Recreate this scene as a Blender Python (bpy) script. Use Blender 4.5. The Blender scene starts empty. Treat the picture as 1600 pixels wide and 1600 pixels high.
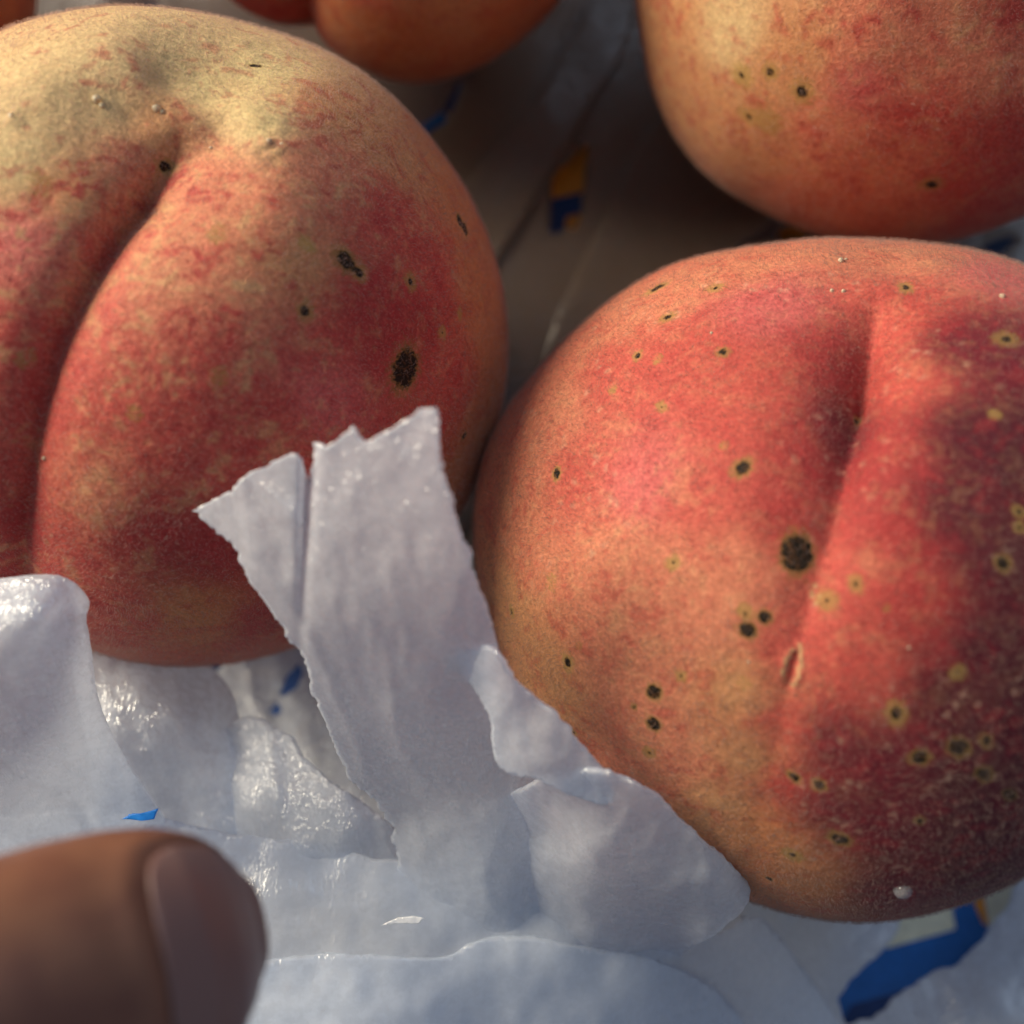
import bpy, bmesh, math, random
import numpy as np
from mathutils import Vector, geometry

# ------------------------------------------------------------------ camera, world, lights, exposure
S = 0.01                                     # everything below is written in centimetres
sc = bpy.context.scene
COL = sc.collection
TILT = math.radians(10.0)
CAM = np.array([0.0, -2.0, 16.0])
FPX = 1600.0                                 # focal length in pixels of the 1600 px photograph

cam_d = bpy.data.cameras.new('camera')
cam_d.sensor_width = 36.0
cam_d.lens = 36.0 * FPX / 1600.0
cam_d.clip_start = 0.005
cam_d.clip_end = 20.0
cam_d.dof.use_dof = True
cam_d.dof.focus_distance = 10.2 * S
cam_d.dof.aperture_fstop = 12.5
cam = bpy.data.objects.new('camera', cam_d)
COL.objects.link(cam)
cam.location = CAM * S
cam.rotation_euler = (TILT, 0, 0)
sc.camera = cam

world = bpy.data.worlds.new('World')
sc.world = world
world.use_nodes = True
bg = world.node_tree.nodes['Background']
bg.inputs[0].default_value = (0.67, 0.79, 1.0, 1)
bg.inputs[1].default_value = 0.22

def area(name, loc, target, size, power, color):
    l = bpy.data.lights.new(name, 'AREA')
    l.shape = 'DISK'
    l.size = size * S
    l.energy = power
    l.color = color
    o = bpy.data.objects.new(name, l)
    COL.objects.link(o)
    o.location = Vector(loc) * S
    d = Vector(target) - Vector(loc)
    o.rotation_euler = d.to_track_quat('-Z', 'Y').to_euler()
    return o

area('window_light', (-54.1, 31.0, 36.9), (0, 1, 4), 36, 8.2, (1.0, 0.88, 0.68))
area('back_light', (31.8, 38.9, 53.5), (3, 2, 5), 30, 0.45, (0.62, 0.78, 1.0))

sc.view_settings.view_transform = 'Standard'
sc.view_settings.look = 'None'
sc.view_settings.gamma = 1.0
sc.view_settings.use_curve_mapping = False
sc.view_settings.exposure = 0.14
sc.render.engine = 'CYCLES'
sc.cycles.use_denoising = True
sc.cycles.max_bounces = 8
sc.cycles.diffuse_bounces = 6
sc.cycles.glossy_bounces = 2
sc.cycles.use_adaptive_sampling = True
sc.cycles.adaptive_threshold = 0.03
sc.cycles.transparent_max_bounces = 12
sc.cycles_curves.shape = 'RIBBONS'

rng = np.random.default_rng(7)
random.seed(7)

# ------------------------------------------------------------------ helpers
ct, st = math.cos(TILT), math.sin(TILT)

def ray(px, py):
    x = (px - 800.0) / FPX; y = (800.0 - py) / FPX; z = -1.0
    d = np.array([x, y * ct - z * st, y * st + z * ct])
    return d / np.linalg.norm(d)

def at(px, py, z):
    d = ray(px, py)
    return CAM + d * ((z - CAM[2]) / d[2])

def at_many(P, Z):
    x = (P[:, 0] - 800.0) / FPX; y = (800.0 - P[:, 1]) / FPX
    d = np.stack([x, y * ct + st, y * st - ct], 1)
    return CAM + d * ((Z - CAM[2]) / d[:, 2])[:, None]

def hash2(ix, iy, seed):
    h = (ix * 374761393 + iy * 668265263 + seed * 1442695041) & 0x7fffffff
    h = ((h ^ (h >> 13)) * 1274126177) & 0x7fffffff
    return ((h ^ (h >> 16)) & 0xffff) / 65535.0

def vnoise(x, y, seed=0):
    ix = np.floor(x).astype(np.int64); iy = np.floor(y).astype(np.int64)
    fx = x - ix; fy = y - iy
    fx = fx * fx * (3 - 2 * fx); fy = fy * fy * (3 - 2 * fy)
    a = hash2(ix, iy, seed); b = hash2(ix + 1, iy, seed); c = hash2(ix, iy + 1, seed); d = hash2(ix + 1, iy + 1, seed)
    return (a * (1 - fx) + b * fx) * (1 - fy) + (c * (1 - fx) + d * fx) * fy

def fbm(x, y, seed=0, octaves=4):
    v = 0; a = 0.5
    for o in range(octaves):
        v = v + a * (vnoise(x, y, seed + o * 17) - 0.5) * 2; x = x * 2.03; y = y * 2.03; a *= 0.5
    return v

def hash3(ix, iy, iz, seed):
    h = (ix * 374761393 + iy * 668265263 + iz * 2147483647 + seed * 1442695041) & 0x7fffffff
    h = ((h ^ (h >> 13)) * 1274126177) & 0x7fffffff
    return ((h ^ (h >> 16)) & 0xffff) / 65535.0

def noise3(p, seed=0, octaves=3, gain=0.5):
    """fractal value noise, roughly -1..1"""
    v = np.zeros(len(p)); a = 0.5; p = p + 13.7
    for o in range(octaves):
        i = np.floor(p).astype(np.int64); f = p - i; f = f * f * f * (f * (f * 6 - 15) + 10)
        x, y, z = i.T; fx, fy, fz = f.T; sd = seed + o * 31
        def lerp(a_, b_, t): return a_ + (b_ - a_) * t
        c = [lerp(hash3(x, y + j, z + k, sd), hash3(x + 1, y + j, z + k, sd), fx) for k in (0, 1) for j in (0, 1)]
        v += a * (lerp(lerp(c[0], c[1], fy), lerp(c[2], c[3], fy), fz) - 0.5) * 2
        p = p[:, [1, 2, 0]] * 2.07 + 3.1; a *= gain
    return v * 1.25

def tag(o, label=None, cat=None, group=None, kind=None):
    if label: o['label'] = label
    if cat: o['category'] = cat
    if group: o['group'] = group
    if kind: o['kind'] = kind
    return o

def mesh_obj(name, V, F, mat, parent=None, smooth=True, origin=None):
    """V in centimetres, world space; origin: object location in cm"""
    V = np.asarray(V, float)
    o0 = np.zeros(3) if origin is None else np.asarray(origin, float)
    me = bpy.data.meshes.new(name)
    me.from_pydata(((V - o0) * S).tolist(), [], [list(map(int, f)) for f in F])
    if smooth:
        me.polygons.foreach_set('use_smooth', [True] * len(me.polygons))
    for m in (mat if isinstance(mat, (list, tuple)) else [mat]):
        me.materials.append(m)
    o = bpy.data.objects.new(name, me)
    COL.objects.link(o)
    o.location = o0 * S
    if parent is not None:
        o.parent = parent
        o.location = (o0 * S) - np.array(parent.location)
    return o

def inside(P, poly):
    poly = np.asarray(poly, float)
    x, y = P[:, 0], P[:, 1]
    r = np.zeros(len(P), bool)
    n = len(poly)
    for i in range(n):
        x0, y0 = poly[i]; x1, y1 = poly[(i + 1) % n]
        if y0 == y1: continue
        c = ((y0 > y) != (y1 > y)) & (x < (x1 - x0) * (y - y0) / (y1 - y0) + x0)
        r ^= c
    return r

def densify(poly, step, jag=0.0, seed=0, closed=True):
    poly = np.asarray(poly, float)
    out = []
    n = len(poly)
    for i in range(n if closed else n - 1):
        a, b = poly[i], poly[(i + 1) % n]
        k = max(1, int(np.linalg.norm(b - a) / step))
        for j in range(k):
            out.append(a + (b - a) * j / k)
    if not closed: out.append(poly[-1])
    out = np.array(out)
    if jag:
        t = np.arange(len(out))
        dx = fbm(t * 0.17, t * 0 + seed, seed, 4); dy = fbm(t * 0.17, t * 0 + seed + 40, seed + 9, 4)
        out = out + np.stack([dx, dy], 1) * jag
    return out

def smooth_poly(poly, it=2):
    """Chaikin corner cutting"""
    p = np.asarray(poly, float)
    for _ in range(it):
        q = np.roll(p, -1, 0)
        p = np.stack([p * 0.75 + q * 0.25, p * 0.25 + q * 0.75], 1).reshape(-1, 2)
    return p

def cdt(outer, holes, step):
    """triangulate outer minus holes; returns 2D verts, tris"""
    pts = []; edges = []
    for lp in [outer] + holes:
        b = len(pts)
        pts += [tuple(p) for p in lp]
        n = len(lp)
        edges += [(b + i, b + (i + 1) % n) for i in range(n)]
    lo = outer.min(0); hi = outer.max(0)
    gx, gy = np.meshgrid(np.arange(lo[0], hi[0], step), np.arange(lo[1], hi[1], step * 0.87))
    gx[1::2] += step * 0.5
    G = np.stack([gx.ravel(), gy.ravel()], 1)
    G = G + rng.uniform(-0.12, 0.12, G.shape) * step
    G = G[inside(G, outer)]
    for h in holes:
        G = G[~inside(G, h)]
    pts += [tuple(p) for p in G]
    r = geometry.delaunay_2d_cdt([Vector(p) for p in pts], edges, [], 0, 1e-6)
    V = np.array([(v.x, v.y) for v in r[0]])
    F = np.array([f for f in r[2] if len(f) == 3])
    C = V[F].mean(1)
    k = inside(C, outer)
    for h in holes:
        k &= ~inside(C, h)
    F = F[k]
    a, b, c = V[F[:, 0]], V[F[:, 1]], V[F[:, 2]]
    ar = (b[:, 0] - a[:, 0]) * (c[:, 1] - a[:, 1]) - (b[:, 1] - a[:, 1]) * (c[:, 0] - a[:, 0])
    F[ar < 0] = F[ar < 0][:, ::-1]
    used = np.unique(F)
    remap = -np.ones(len(V), int); remap[used] = np.arange(len(used))
    return V[used], remap[F]

class TPS:
    """thin plate spline through (x, y, z) control points"""
    def __init__(self, C, reg=1e-3):
        C = np.asarray(C, float)
        self.P = C[:, :2] / 1000.0
        n = len(C)
        K = self.k(np.linalg.norm(self.P[:, None] - self.P[None], axis=2)) + np.eye(n) * reg
        Q = np.hstack([np.ones((n, 1)), self.P])
        A = np.block([[K, Q], [Q.T, np.zeros((3, 3))]])
        self.w = np.linalg.solve(A, np.concatenate([C[:, 2], np.zeros(3)]))
    def k(self, r):
        return np.where(r > 0, r * r * np.log(r + 1e-9), 0)
    def __call__(self, P):
        P = np.asarray(P, float) / 1000.0
        K = self.k(np.linalg.norm(P[:, None] - self.P[None], axis=2))
        return K @ self.w[:-3] + self.w[-3] + P @ self.w[-2:]

# ------------------------------------------------------------------ materials
class NT:
    def __init__(self, name):
        self.m = bpy.data.materials.new(name); self.m.use_nodes = True
        self.t = self.m.node_tree
        self.b = self.t.nodes['Principled BSDF']; self.out = self.t.nodes['Material Output']
    def n(self, kind, **kw):
        nd = self.t.nodes.new(kind)
        for k, v in kw.items(): setattr(nd, k, v)
        return nd
    def l(self, a, b): self.t.links.new(a, b)
    def val(self, sock, v):
        if isinstance(v, bpy.types.NodeSocket): self.l(v, sock)
        else: sock.default_value = v
    def math(self, op, a, b=0.0, clamp=False):
        nd = self.n('ShaderNodeMath', operation=op, use_clamp=clamp)
        self.val(nd.inputs[0], a); self.val(nd.inputs[1], b)
        return nd.outputs[0]
    def mrange(self, v, a, b, c=0.0, d=1.0, smooth=True):
        nd = self.n('ShaderNodeMapRange', interpolation_type='SMOOTHSTEP' if smooth else 'LINEAR')
        self.val(nd.inputs[0], v)
        for i, x in enumerate((a, b, c, d)): nd.inputs[1 + i].default_value = x
        return nd.outputs[0]
    def mix(self, f, a, b, blend='MIX'):
        nd = self.n('ShaderNodeMix', data_type='RGBA', blend_type=blend)
        self.val(nd.inputs[0], f); self.val(nd.inputs[6], a); self.val(nd.inputs[7], b)
        return nd.outputs[2]
    def noise(self, vec, scale, detail=3.0, rough=0.55, dist=0.0):
        nd = self.n('ShaderNodeTexNoise')
        if vec is not None: self.l(vec, nd.inputs['Vector'])
        nd.inputs['Scale'].default_value = scale; nd.inputs['Detail'].default_value = detail
        nd.inputs['Roughness'].default_value = rough; nd.inputs['Distortion'].default_value = dist
        return nd.outputs[0]
    def attr(self, name):
        return self.n('ShaderNodeAttribute', attribute_name=name)
    def obj(self, scale=(1, 1, 1), rot=(0, 0, 0)):
        tc = self.n('ShaderNodeTexCoord'); mp = self.n('ShaderNodeMapping')
        mp.inputs['Scale'].default_value = [s / S for s in scale]      # now in cm
        mp.inputs['Rotation'].default_value = rot
        self.l(tc.outputs['Object'], mp.inputs['Vector'])
        return mp.outputs[0]
    def bump(self, h, strength, dist, normal=None):
        nd = self.n('ShaderNodeBump'); nd.inputs['Strength'].default_value = strength
        nd.inputs['Distance'].default_value = dist * S
        self.l(h, nd.inputs['Height'])
        if normal is not None: self.l(normal, nd.inputs['Normal'])
        return nd.outputs[0]

def peach_material(name):
    T = NT(name)
    co = T.obj()
    base = T.attr('skin').outputs['Color']
    marks = T.n('ShaderNodeAttribute', attribute_name='marks')
    sep = T.n('ShaderNodeSeparateXYZ'); T.l(marks.outputs['Vector'], sep.inputs[0])
    halo, core, dark = sep.outputs
    n_fine = T.noise(co, 24, 3, 0.75, 0.0)
    # fine grain of the skin
    g = T.mrange(n_fine, 0.30, 0.72, 0.70, 1.26, False)
    gm = T.n('ShaderNodeVectorMath', operation='SCALE'); T.l(base, gm.inputs[0]); T.l(g, gm.inputs['Scale'])
    c = gm.outputs[0]
    c = T.mix(T.mrange(n_fine, .60, .74, 0, .25), c, (0.62, 0.40, 0.24, 1))
    # scab spots: yellow-green halo, black broken core
    dn = T.math('MULTIPLY', T.math('SUBTRACT', n_fine, 0.5), 1.5)
    hm = T.math('MULTIPLY', T.mrange(T.math('ADD', halo, dn), 1.2, 0.5), 0.66)
    c = T.mix(hm, c, T.mix(dark, (0.42, 0.28, 0.08, 1), (0.19, 0.12, 0.032, 1)))
    cm = T.mrange(T.math('ADD', core, T.math('MULTIPLY', dn, 1.0)), 1.08, 0.90)
    c = T.mix(T.mrange(T.math('ADD', core, T.math('MULTIPLY', dn, 0.6)), 1.40, 1.0, 0, .8), c, (0.15, 0.085, 0.022, 1))
    c = T.mix(cm, c, T.mix(T.mrange(n_fine, .52, .60), (0.010, 0.007, 0.004, 1), (0.09, 0.035, 0.012, 1)))
    T.l(c, T.b.inputs['Base Color'])
    T.b.inputs['Roughness'].default_value = 0.60
    T.b.inputs['Specular IOR Level'].default_value = 0.18
    T.b.inputs['Sheen Weight'].default_value = 0.10
    T.b.inputs['Sheen Roughness'].default_value = 0.4
    T.b.inputs['Sheen Tint'].default_value = (1.0, 0.86, 0.80, 1)
    T.l(T.bump(n_fine, 0.5, 0.03), T.b.inputs['Normal'])
    return T.m

def fuzz_material(k=1.0):
    T = NT('peach_fuzz')
    T.b.inputs['Base Color'].default_value = (0.56 * k, 0.39 * k, 0.33 * k, 1)
    T.b.inputs['Roughness'].default_value = 0.55
    T.b.inputs['Specular IOR Level'].default_value = 0.4
    tr = T.n('ShaderNodeBsdfTranslucent'); tr.inputs[0].default_value = (0.60 * k, 0.42 * k, 0.35 * k, 1)
    mx = T.n('ShaderNodeMixShader'); mx.inputs[0].default_value = 0.4
    T.l(T.b.outputs[0], mx.inputs[1]); T.l(tr.outputs[0], mx.inputs[2]); T.l(mx.outputs[0], T.out.inputs['Surface'])
    return T.m
FUZZ = fuzz_material()
DARK_FUZZ = fuzz_material(0.72)

def foam_material(name, rot=0.3, base=(0.885, 0.93, 1.0), clear=0.05, thru=0.5, relief=0.22, gloss=0.10):
    """soft translucent body with a bumpy, glinting skin"""
    T = NT(name)
    T.t.nodes.remove(T.b)
    co = T.obj()
    n2 = T.noise(co, 9.0, 2, 0.6)
    n1 = T.noise(T.obj(scale=(24.0, 8.0, 10.0), rot=(0, 0, rot)), 1.0, 2, 0.6, 0.6)
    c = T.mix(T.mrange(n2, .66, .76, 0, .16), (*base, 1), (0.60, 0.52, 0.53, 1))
    soft = T.bump(n2, relief * 0.35, 0.03)
    df = T.n('ShaderNodeBsdfDiffuse'); T.l(c, df.inputs[0]); T.l(soft, df.inputs['Normal'])
    tl = T.n('ShaderNodeBsdfTranslucent'); T.l(c, tl.inputs[0])
    m1 = T.n('ShaderNodeMixShader'); m1.inputs[0].default_value = thru
    T.l(df.outputs[0], m1.inputs[1]); T.l(tl.outputs[0], m1.inputs[2])
    gl = T.n('ShaderNodeBsdfGlossy'); gl.inputs['Color'].default_value = (1, 1, 1, 1); gl.inputs['Roughness'].default_value = 0.27
    h = T.math('ADD', n1, T.math('MULTIPLY', n2, 0.7))
    T.l(T.bump(h, min(1.0, relief * 2.4), 0.045), gl.inputs['Normal'])
    m2 = T.n('ShaderNodeMixShader'); T.l(T.mrange(n2, .35, .62, gloss * 0.35, gloss * 1.5), m2.inputs[0])
    T.l(m1.outputs[0], m2.inputs[1]); T.l(gl.outputs[0], m2.inputs[2])
    tp = T.n('ShaderNodeBsdfTransparent'); tp.inputs[0].default_value = (0.95, 0.97, 1.0, 1)
    mx = T.n('ShaderNodeMixShader'); mx.inputs[0].default_value = clear
    T.l(m2.outputs[0], mx.inputs[1]); T.l(tp.outputs[0], mx.inputs[2]); T.l(mx.outputs[0], T.out.inputs['Surface'])
    return T.m

def print_material(name, col, var=0.12):
    T = NT(name)
    co = T.obj()
    n = T.mrange(T.noise(co, 7, 4, 0.6), .3, .7, 1 - var, 1 + var, False)
    nd = T.n('ShaderNodeVectorMath', operation='SCALE'); nd.inputs[0].default_value = col; T.l(n, nd.inputs['Scale'])
    T.l(nd.outputs[0], T.b.inputs['Base Color'])
    T.b.inputs['Roughness'].default_value = 0.42
    T.l(T.bump(T.noise(co, 30, 2), 0.1, 0.02), T.b.inputs['Normal'])
    return T.m

# ------------------------------------------------------------------ the printed carton under everything
FLOOR_Z = -0.42
NAVY = print_material('navy_print', (0.006, 0.045, 0.19))
CREAM = print_material('cream_print', (0.90, 0.86, 0.64))
ORANGE = print_material('orange_print', (0.92, 0.36, 0.03))
KRAFT = print_material('kraft_board', (0.36, 0.21, 0.11))
BLUE = print_material('blue_print', (0.010, 0.14, 0.48))

def px_poly(P, z):
    return at_many(np.asarray(P, float), np.full(len(P), z))[:, :2]

def carton():
    X = 17.0
    outer = np.array([(-X, -X), (X, -X), (X, X + 3), (-X, X + 3)], float)
    regs = [  # print seen through the tears
        ([(1280, 1640), (1280, 1500), (1400, 1330), (1660, 1280), (1660, 1560), (1480, 1640)], 3),
        ([(1300, 1620), (1330, 1570), (1420, 1545), (1400, 1610)], 0),
        ([(1385, 1482), (1400, 1400), (1484, 1390), (1493, 1452)], 1),
        ([(1535, 1380), (1610, 1340), (1610, 1420), (1545, 1448)], 1),
        ([(1518, 1402), (1534, 1385), (1544, 1446), (1536, 1444)], 2),
        ([(850, 312), (870, 250), (915, 250), (912, 300), (862, 312)], 2),
        ([(884, 240), (925, 215), (930, 255), (906, 259)], 2),
        ([(880, 345), (887, 338), (914, 332), (914, 370), (880, 372)], 2),
        ([(1215, 352), (1258, 342), (1262, 372), (1215, 372)], 2),
        ([(640, 185), (690, 170), (700, 190), (650, 215)], 3),
        ([(716, 780), (764, 760), (764, 990), (716, 950)], 1),
        ([(1620, 1000), (1800, 950), (1830, 1100), (1640, 1150)], 1),
        ([(600, 560), (600, 330), (760, 60), (900, -160), (1500, -160), (1500, 480), (900, 620)], 4),
        ([(856, 312), (914, 300), (912, 332), (885, 338), (880, 375), (850, 380)], 0),
        ([(690, 165), (730, 90), (740, 110), (708, 185)], 0),
        ([(770, 420), (860, 320), (862, 352), (800, 440)], 0),
        ([(820, 170), (900, 20), (960, -60), (980, -40), (860, 180)], 0),
        ([(1095, 398), (1140, 355), (1215, 335), (1215, 372), (1130, 400)], 3),
        ([(1520, 400), (1540, 360), (1600, 350), (1600, 400)], 0),
        ([(380, 1130), (520, 1190), (500, 1260), (370, 1220)], 1),
    ]
    regs.sort(key=lambda r: r[1] != 4)
    X_ = densify(outer, 1.0)
    V, F = cdt(X_, [], 1.0)
    Vs = [np.c_[V, np.full(len(V), FLOOR_Z)]]; Fs = [F]; M = [np.zeros(len(F), int)]
    b = len(V)
    for n_, (r, mi) in enumerate(regs):
        zz = FLOOR_Z + 0.02 + 0.003 * n_          # printed coats, each a hair above the last
        v, f = cdt(densify(px_poly(r, zz), 0.3), [], 0.4)
        Vs.append(np.c_[v, np.full(len(v), zz)]); Fs.append(f + b); M.append(np.full(len(f), mi)); b += len(v)
    o = mesh_obj('carton_floor', np.vstack(Vs), np.vstack(Fs), [NAVY, CREAM, ORANGE, BLUE, KRAFT], smooth=False)
    o.data.polygons.foreach_set('material_index', np.concatenate(M))
    tag(o, 'navy carton floor printed with cream and orange blocks under the foam', kind='structure')
carton()

# ------------------------------------------------------------------ peaches
def ico(sub):
    bm = bmesh.new(); bmesh.ops.create_icosphere(bm, subdivisions=sub, radius=1.0)
    V = np.array([v.co[:] for v in bm.verts]); F = np.array([[v.index for v in f.verts] for f in bm.faces]); bm.free()
    return V / np.linalg.norm(V, axis=1)[:, None], F
ICO = {7: ico(7), 8: ico(8)}

def smooth01(x, a, b):
    t = np.clip((x - a) / (b - a), 0, 1); return t * t * (3 - 2 * t)

class Peach:
    def __init__(self, centre_px, z, r_px, apex_px, suture_px, shape, seed, scale=(1, 1, 1)):
        self.c = at(*centre_px, z)
        d = np.linalg.norm(self.c - CAM)
        # apparent radius -> true radius
        t = r_px / FPX * (self.c - CAM) @ np.array([0, st, -ct]) / d
        self.R = d * t / math.sqrt(1 + t * t)
        self.scale = np.asarray(scale, float)
        self.seed = seed; self.shape = shape
        self.a = np.array([0, 0, 1.0]); self.s = np.array([1.0, 0, 0]); self.b = np.array([0, 1.0, 0]); self.bend = None
        for it in range(4):
            self.lay(apex_px, suture_px, self.sphere_hit if it == 0 else self.unit_hit)
    def unit_hit(self, px, py):
        q = self.hit(px, py); return q / np.linalg.norm(q)
    def lay(self, apex_px, suture_px, hit):
        a = hit(*apex_px)
        pts = [hit(*p) for p in suture_px]
        self.a = a
        s = pts[-1] - a * (pts[-1] @ a)
        self.s = s / np.linalg.norm(s)
        self.b = np.cross(self.a, self.s)
        tp = sorted((math.acos(np.clip(p @ a, -1, 1)), math.atan2(p @ self.b, p @ self.s)) for p in pts)
        self.bend = (np.array([0] + [x[0] for x in tp] + [math.pi]), np.array([tp[0][1]] + [x[1] for x in tp] + [0.0]))
    def sphere_hit(self, px, py):
        d = ray(px, py); oc = CAM - self.c
        bq = d @ oc; q = bq * bq - (oc @ oc - self.R ** 2)
        p = CAM + d * (-bq - math.sqrt(max(q, 0)))
        u = p - self.c
        return u / np.linalg.norm(u)
    def local(self, U):
        th = np.arccos(np.clip(U @ self.a, -1, 1))
        ph = np.arctan2(U @ self.b, U @ self.s)
        if self.bend is not None:
            ph = ph - np.interp(th, *self.bend)
            ph = (ph + math.pi) % (2 * math.pi) - math.pi
        return th, ph
    def radius(self, U):
        """radius in cm as a function of direction"""
        th, ph = self.local(U)
        k = self.shape
        R = self.R
        arc = R * np.sin(np.minimum(th, math.pi / 2)) * ph                  # signed distance from the suture, cm
        front = np.cos(ph) > -0.2
        dep = np.interp(th, k['dt'], k['dd'])                                 # sharp fold depth along the suture
        brd = np.interp(th, k['dt'], k['bd'])
        w = k.get('w', 0.30)
        fade = smooth01(np.abs(ph), 2.2, 0.9)
        asq = np.where(arc > 0, arc / k.get('wr', 0.8), arc / k.get('wl', 1.4))
        r = -dep * fade * np.exp(-np.sqrt((asq / w) ** 2 + 0.03)) - brd * fade * np.exp(-(arc / 1.2) ** 2)
        # shoulders beside the fold
        sh = np.interp(th, k['dt'], k.get('sh', [0] * len(k['dt'])))
        r += sh * fade * (np.exp(-((np.abs(arc) - 1.6) / 1.0) ** 2) * np.where(arc > 0, k.get('shr', 1.0), k.get('shl', 1.0)))
        # the far side of the apex: a shallow saddle
        back = R * np.sin(np.minimum(th, math.pi / 2)) * (math.pi - np.abs(ph))
        r -= k.get('back', 0.2) * smooth01(np.abs(ph), 1.2, 2.4) * np.exp(-(back / k.get('bw', 0.8)) ** 2) * np.exp(-(th / 0.42) ** 2)
        tt = smooth01(th, 0.0, 0.16)
        r = tt * r - (1 - tt) * k.get('c0', 0.1)
        # apex pit
        r -= k.get('pit', 0.0) * np.exp(-(th * R / 0.75) ** 2)
        # gentle unevenness
        r += k.get('bump', 0.05) * noise3(U * 1.7 + self.seed, int(self.seed * 3), 2)
        r += 0.012 * noise3(U * 7 + self.seed, int(self.seed * 5), 2)
        for d_, amp, wid in k.get('lumps', ()):
            d_ = np.array(d_) / np.linalg.norm(d_)
            r += amp * np.exp(-((1 - U @ d_) / wid) ** 2)
        # stretch
        e = 1.0 / np.sqrt((((U / self.scale) ** 2).sum(1)))
        return R * e + r
    def hit(self, px, py):
        """where the pixel's ray meets the real surface"""
        d = ray(px, py); oc = CAM - self.c
        t = np.linspace(np.linalg.norm(oc) - self.R * 1.25, np.linalg.norm(oc) + self.R * 0.4, 500)
        P = CAM + d * t[:, None] - self.c
        n = np.linalg.norm(P, axis=1)
        f = n - self.radius(P / n[:, None])
        i = np.argmax(f < 0) if (f < 0).any() else int(np.argmin(f))
        return P[i]
    def build(self, label, sub, mat, colours, spots=(), scars=(), corks=(), hairs=0, lenticel=0.0, mott_gain=1.0, halo_gain=1.35, ground=(0.62, 0.40, 0.15), group='peaches'):
        U, F = ICO[sub]
        P = U * self.radius(U)[:, None]
        # colour control points -> smooth skin colour
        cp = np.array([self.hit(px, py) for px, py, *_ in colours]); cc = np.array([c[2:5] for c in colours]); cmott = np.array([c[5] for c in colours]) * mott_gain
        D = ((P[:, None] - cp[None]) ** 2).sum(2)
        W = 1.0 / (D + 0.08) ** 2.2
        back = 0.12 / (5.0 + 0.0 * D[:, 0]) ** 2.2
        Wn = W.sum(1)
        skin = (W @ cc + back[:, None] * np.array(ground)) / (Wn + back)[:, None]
        mott = (W @ cmott + back * 0.6) / (Wn + back)
        # mottled blush: the yellow ground shows through in flecks, red pools elsewhere
        sd = int(self.seed * 7)
        n_big = noise3(P * 0.9, sd, 3); wp = P + 0.22 * np.stack([noise3(P * 2.5, sd + 41, 2), noise3(P * 2.5 + 7, sd + 42, 2), noise3(P * 2.5 + 19, sd + 43, 2)], 1)
        n_mid = noise3(wp * np.array([3.6, 5.0, 4.3]), sd + 3, 4, 0.72); n_st = noise3(wp * np.array([11.0, 19.0, 14.0]), sd + 5, 2, 0.7)
        mm = n_mid * 0.6 + n_st * 0.55
        gap = (smooth01(mm, 0.05, 0.60) * mott * 0.85)[:, None]
        skin = skin * (1 - gap) + np.array([0.62, 0.36, 0.17]) * gap
        red = (smooth01(-mm, 0.05, 0.55) * (mott * 0.6 + 0.25))[:, None]
        skin = skin * (1 - red) + np.array([0.42, 0.035, 0.04]) * red
        # pale pinpoints
        if lenticel:
            n = 2600
            dirs = rng.normal(size=(n, 3)); dirs /= np.linalg.norm(dirs, axis=1)[:, None]
            q = dirs * self.radius(dirs)[:, None]
            from mathutils.kdtree import KDTree
            kd = KDTree(n)
            for i_, q_ in enumerate(q): kd.insert(q_, i_)
            kd.balance()
            front = np.where(((CAM - self.c - P) * P).sum(1) > -2)[0]
            dist = np.full(len(P), 1.0); dist[front] = [kd.find(p_)[2] for p_ in P[front]]
            amp = lenticel * smooth01(noise3(P * 0.8, sd + 9, 2), -0.3, 0.3)
            le = (amp * smooth01(-dist, -0.036, -0.018))[:, None]
            skin = skin * (1 - le) + np.array([0.66, 0.42, 0.28]) * le
        halo = np.full(len(P), 9.0); core = np.full(len(P), 9.0); hd = np.zeros(len(P)); scar = np.zeros(len(P)); cork = np.zeros(len(P))
        for sp in spots:
            px, py, rc, rh = sp[:4]
            ang, asp = (sp[4], sp[5]) if len(sp) > 5 else (rng.uniform(0, 3.1), rng.uniform(1.0, 1.45))
            q = self.hit(px, py)
            k = np.linalg.norm(q + self.c - CAM) / FPX
            near = np.where(((P - q) ** 2).sum(1) < 1.0)[0]
            d = P[near] - q
            nrm = q / np.linalg.norm(q)
            ux = np.array([math.cos(ang), math.sin(ang), 0]); ux -= nrm * (ux @ nrm); ux /= np.linalg.norm(ux)
            uy = np.cross(nrm, ux)
            # undo foreshortening a little so the mark keeps its printed size on screen
            dist = np.sqrt((d @ ux / asp) ** 2 + (d @ uy) ** 2 + (d @ nrm) ** 2)
            h = dist / (rh * halo_gain * k); cidx = dist / (max(rc * 1.12, 0.01) * k)
            upd = h < halo[near]
            hd[near] = np.where(upd, np.clip(min(1, rc / 14.0) * 0.5 + rng.uniform(-.2, .35), 0, 1), hd[near])
            if rc == 0: h = np.maximum(h, 0.72) + 0.1
            halo[near] = np.minimum(halo[near], h)
            if rc > 0: core[near] = np.minimum(core[near], cidx)
        for (px, py, r, h) in corks:
            q = self.hit(px, py); k = np.linalg.norm(q + self.c - CAM) / FPX
            g = np.exp(-((P - q) ** 2).sum(1) / (r * k) ** 2)
            cork = np.maximum(cork, g * h)
        nrm = P / np.linalg.norm(P, axis=1)[:, None]
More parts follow.
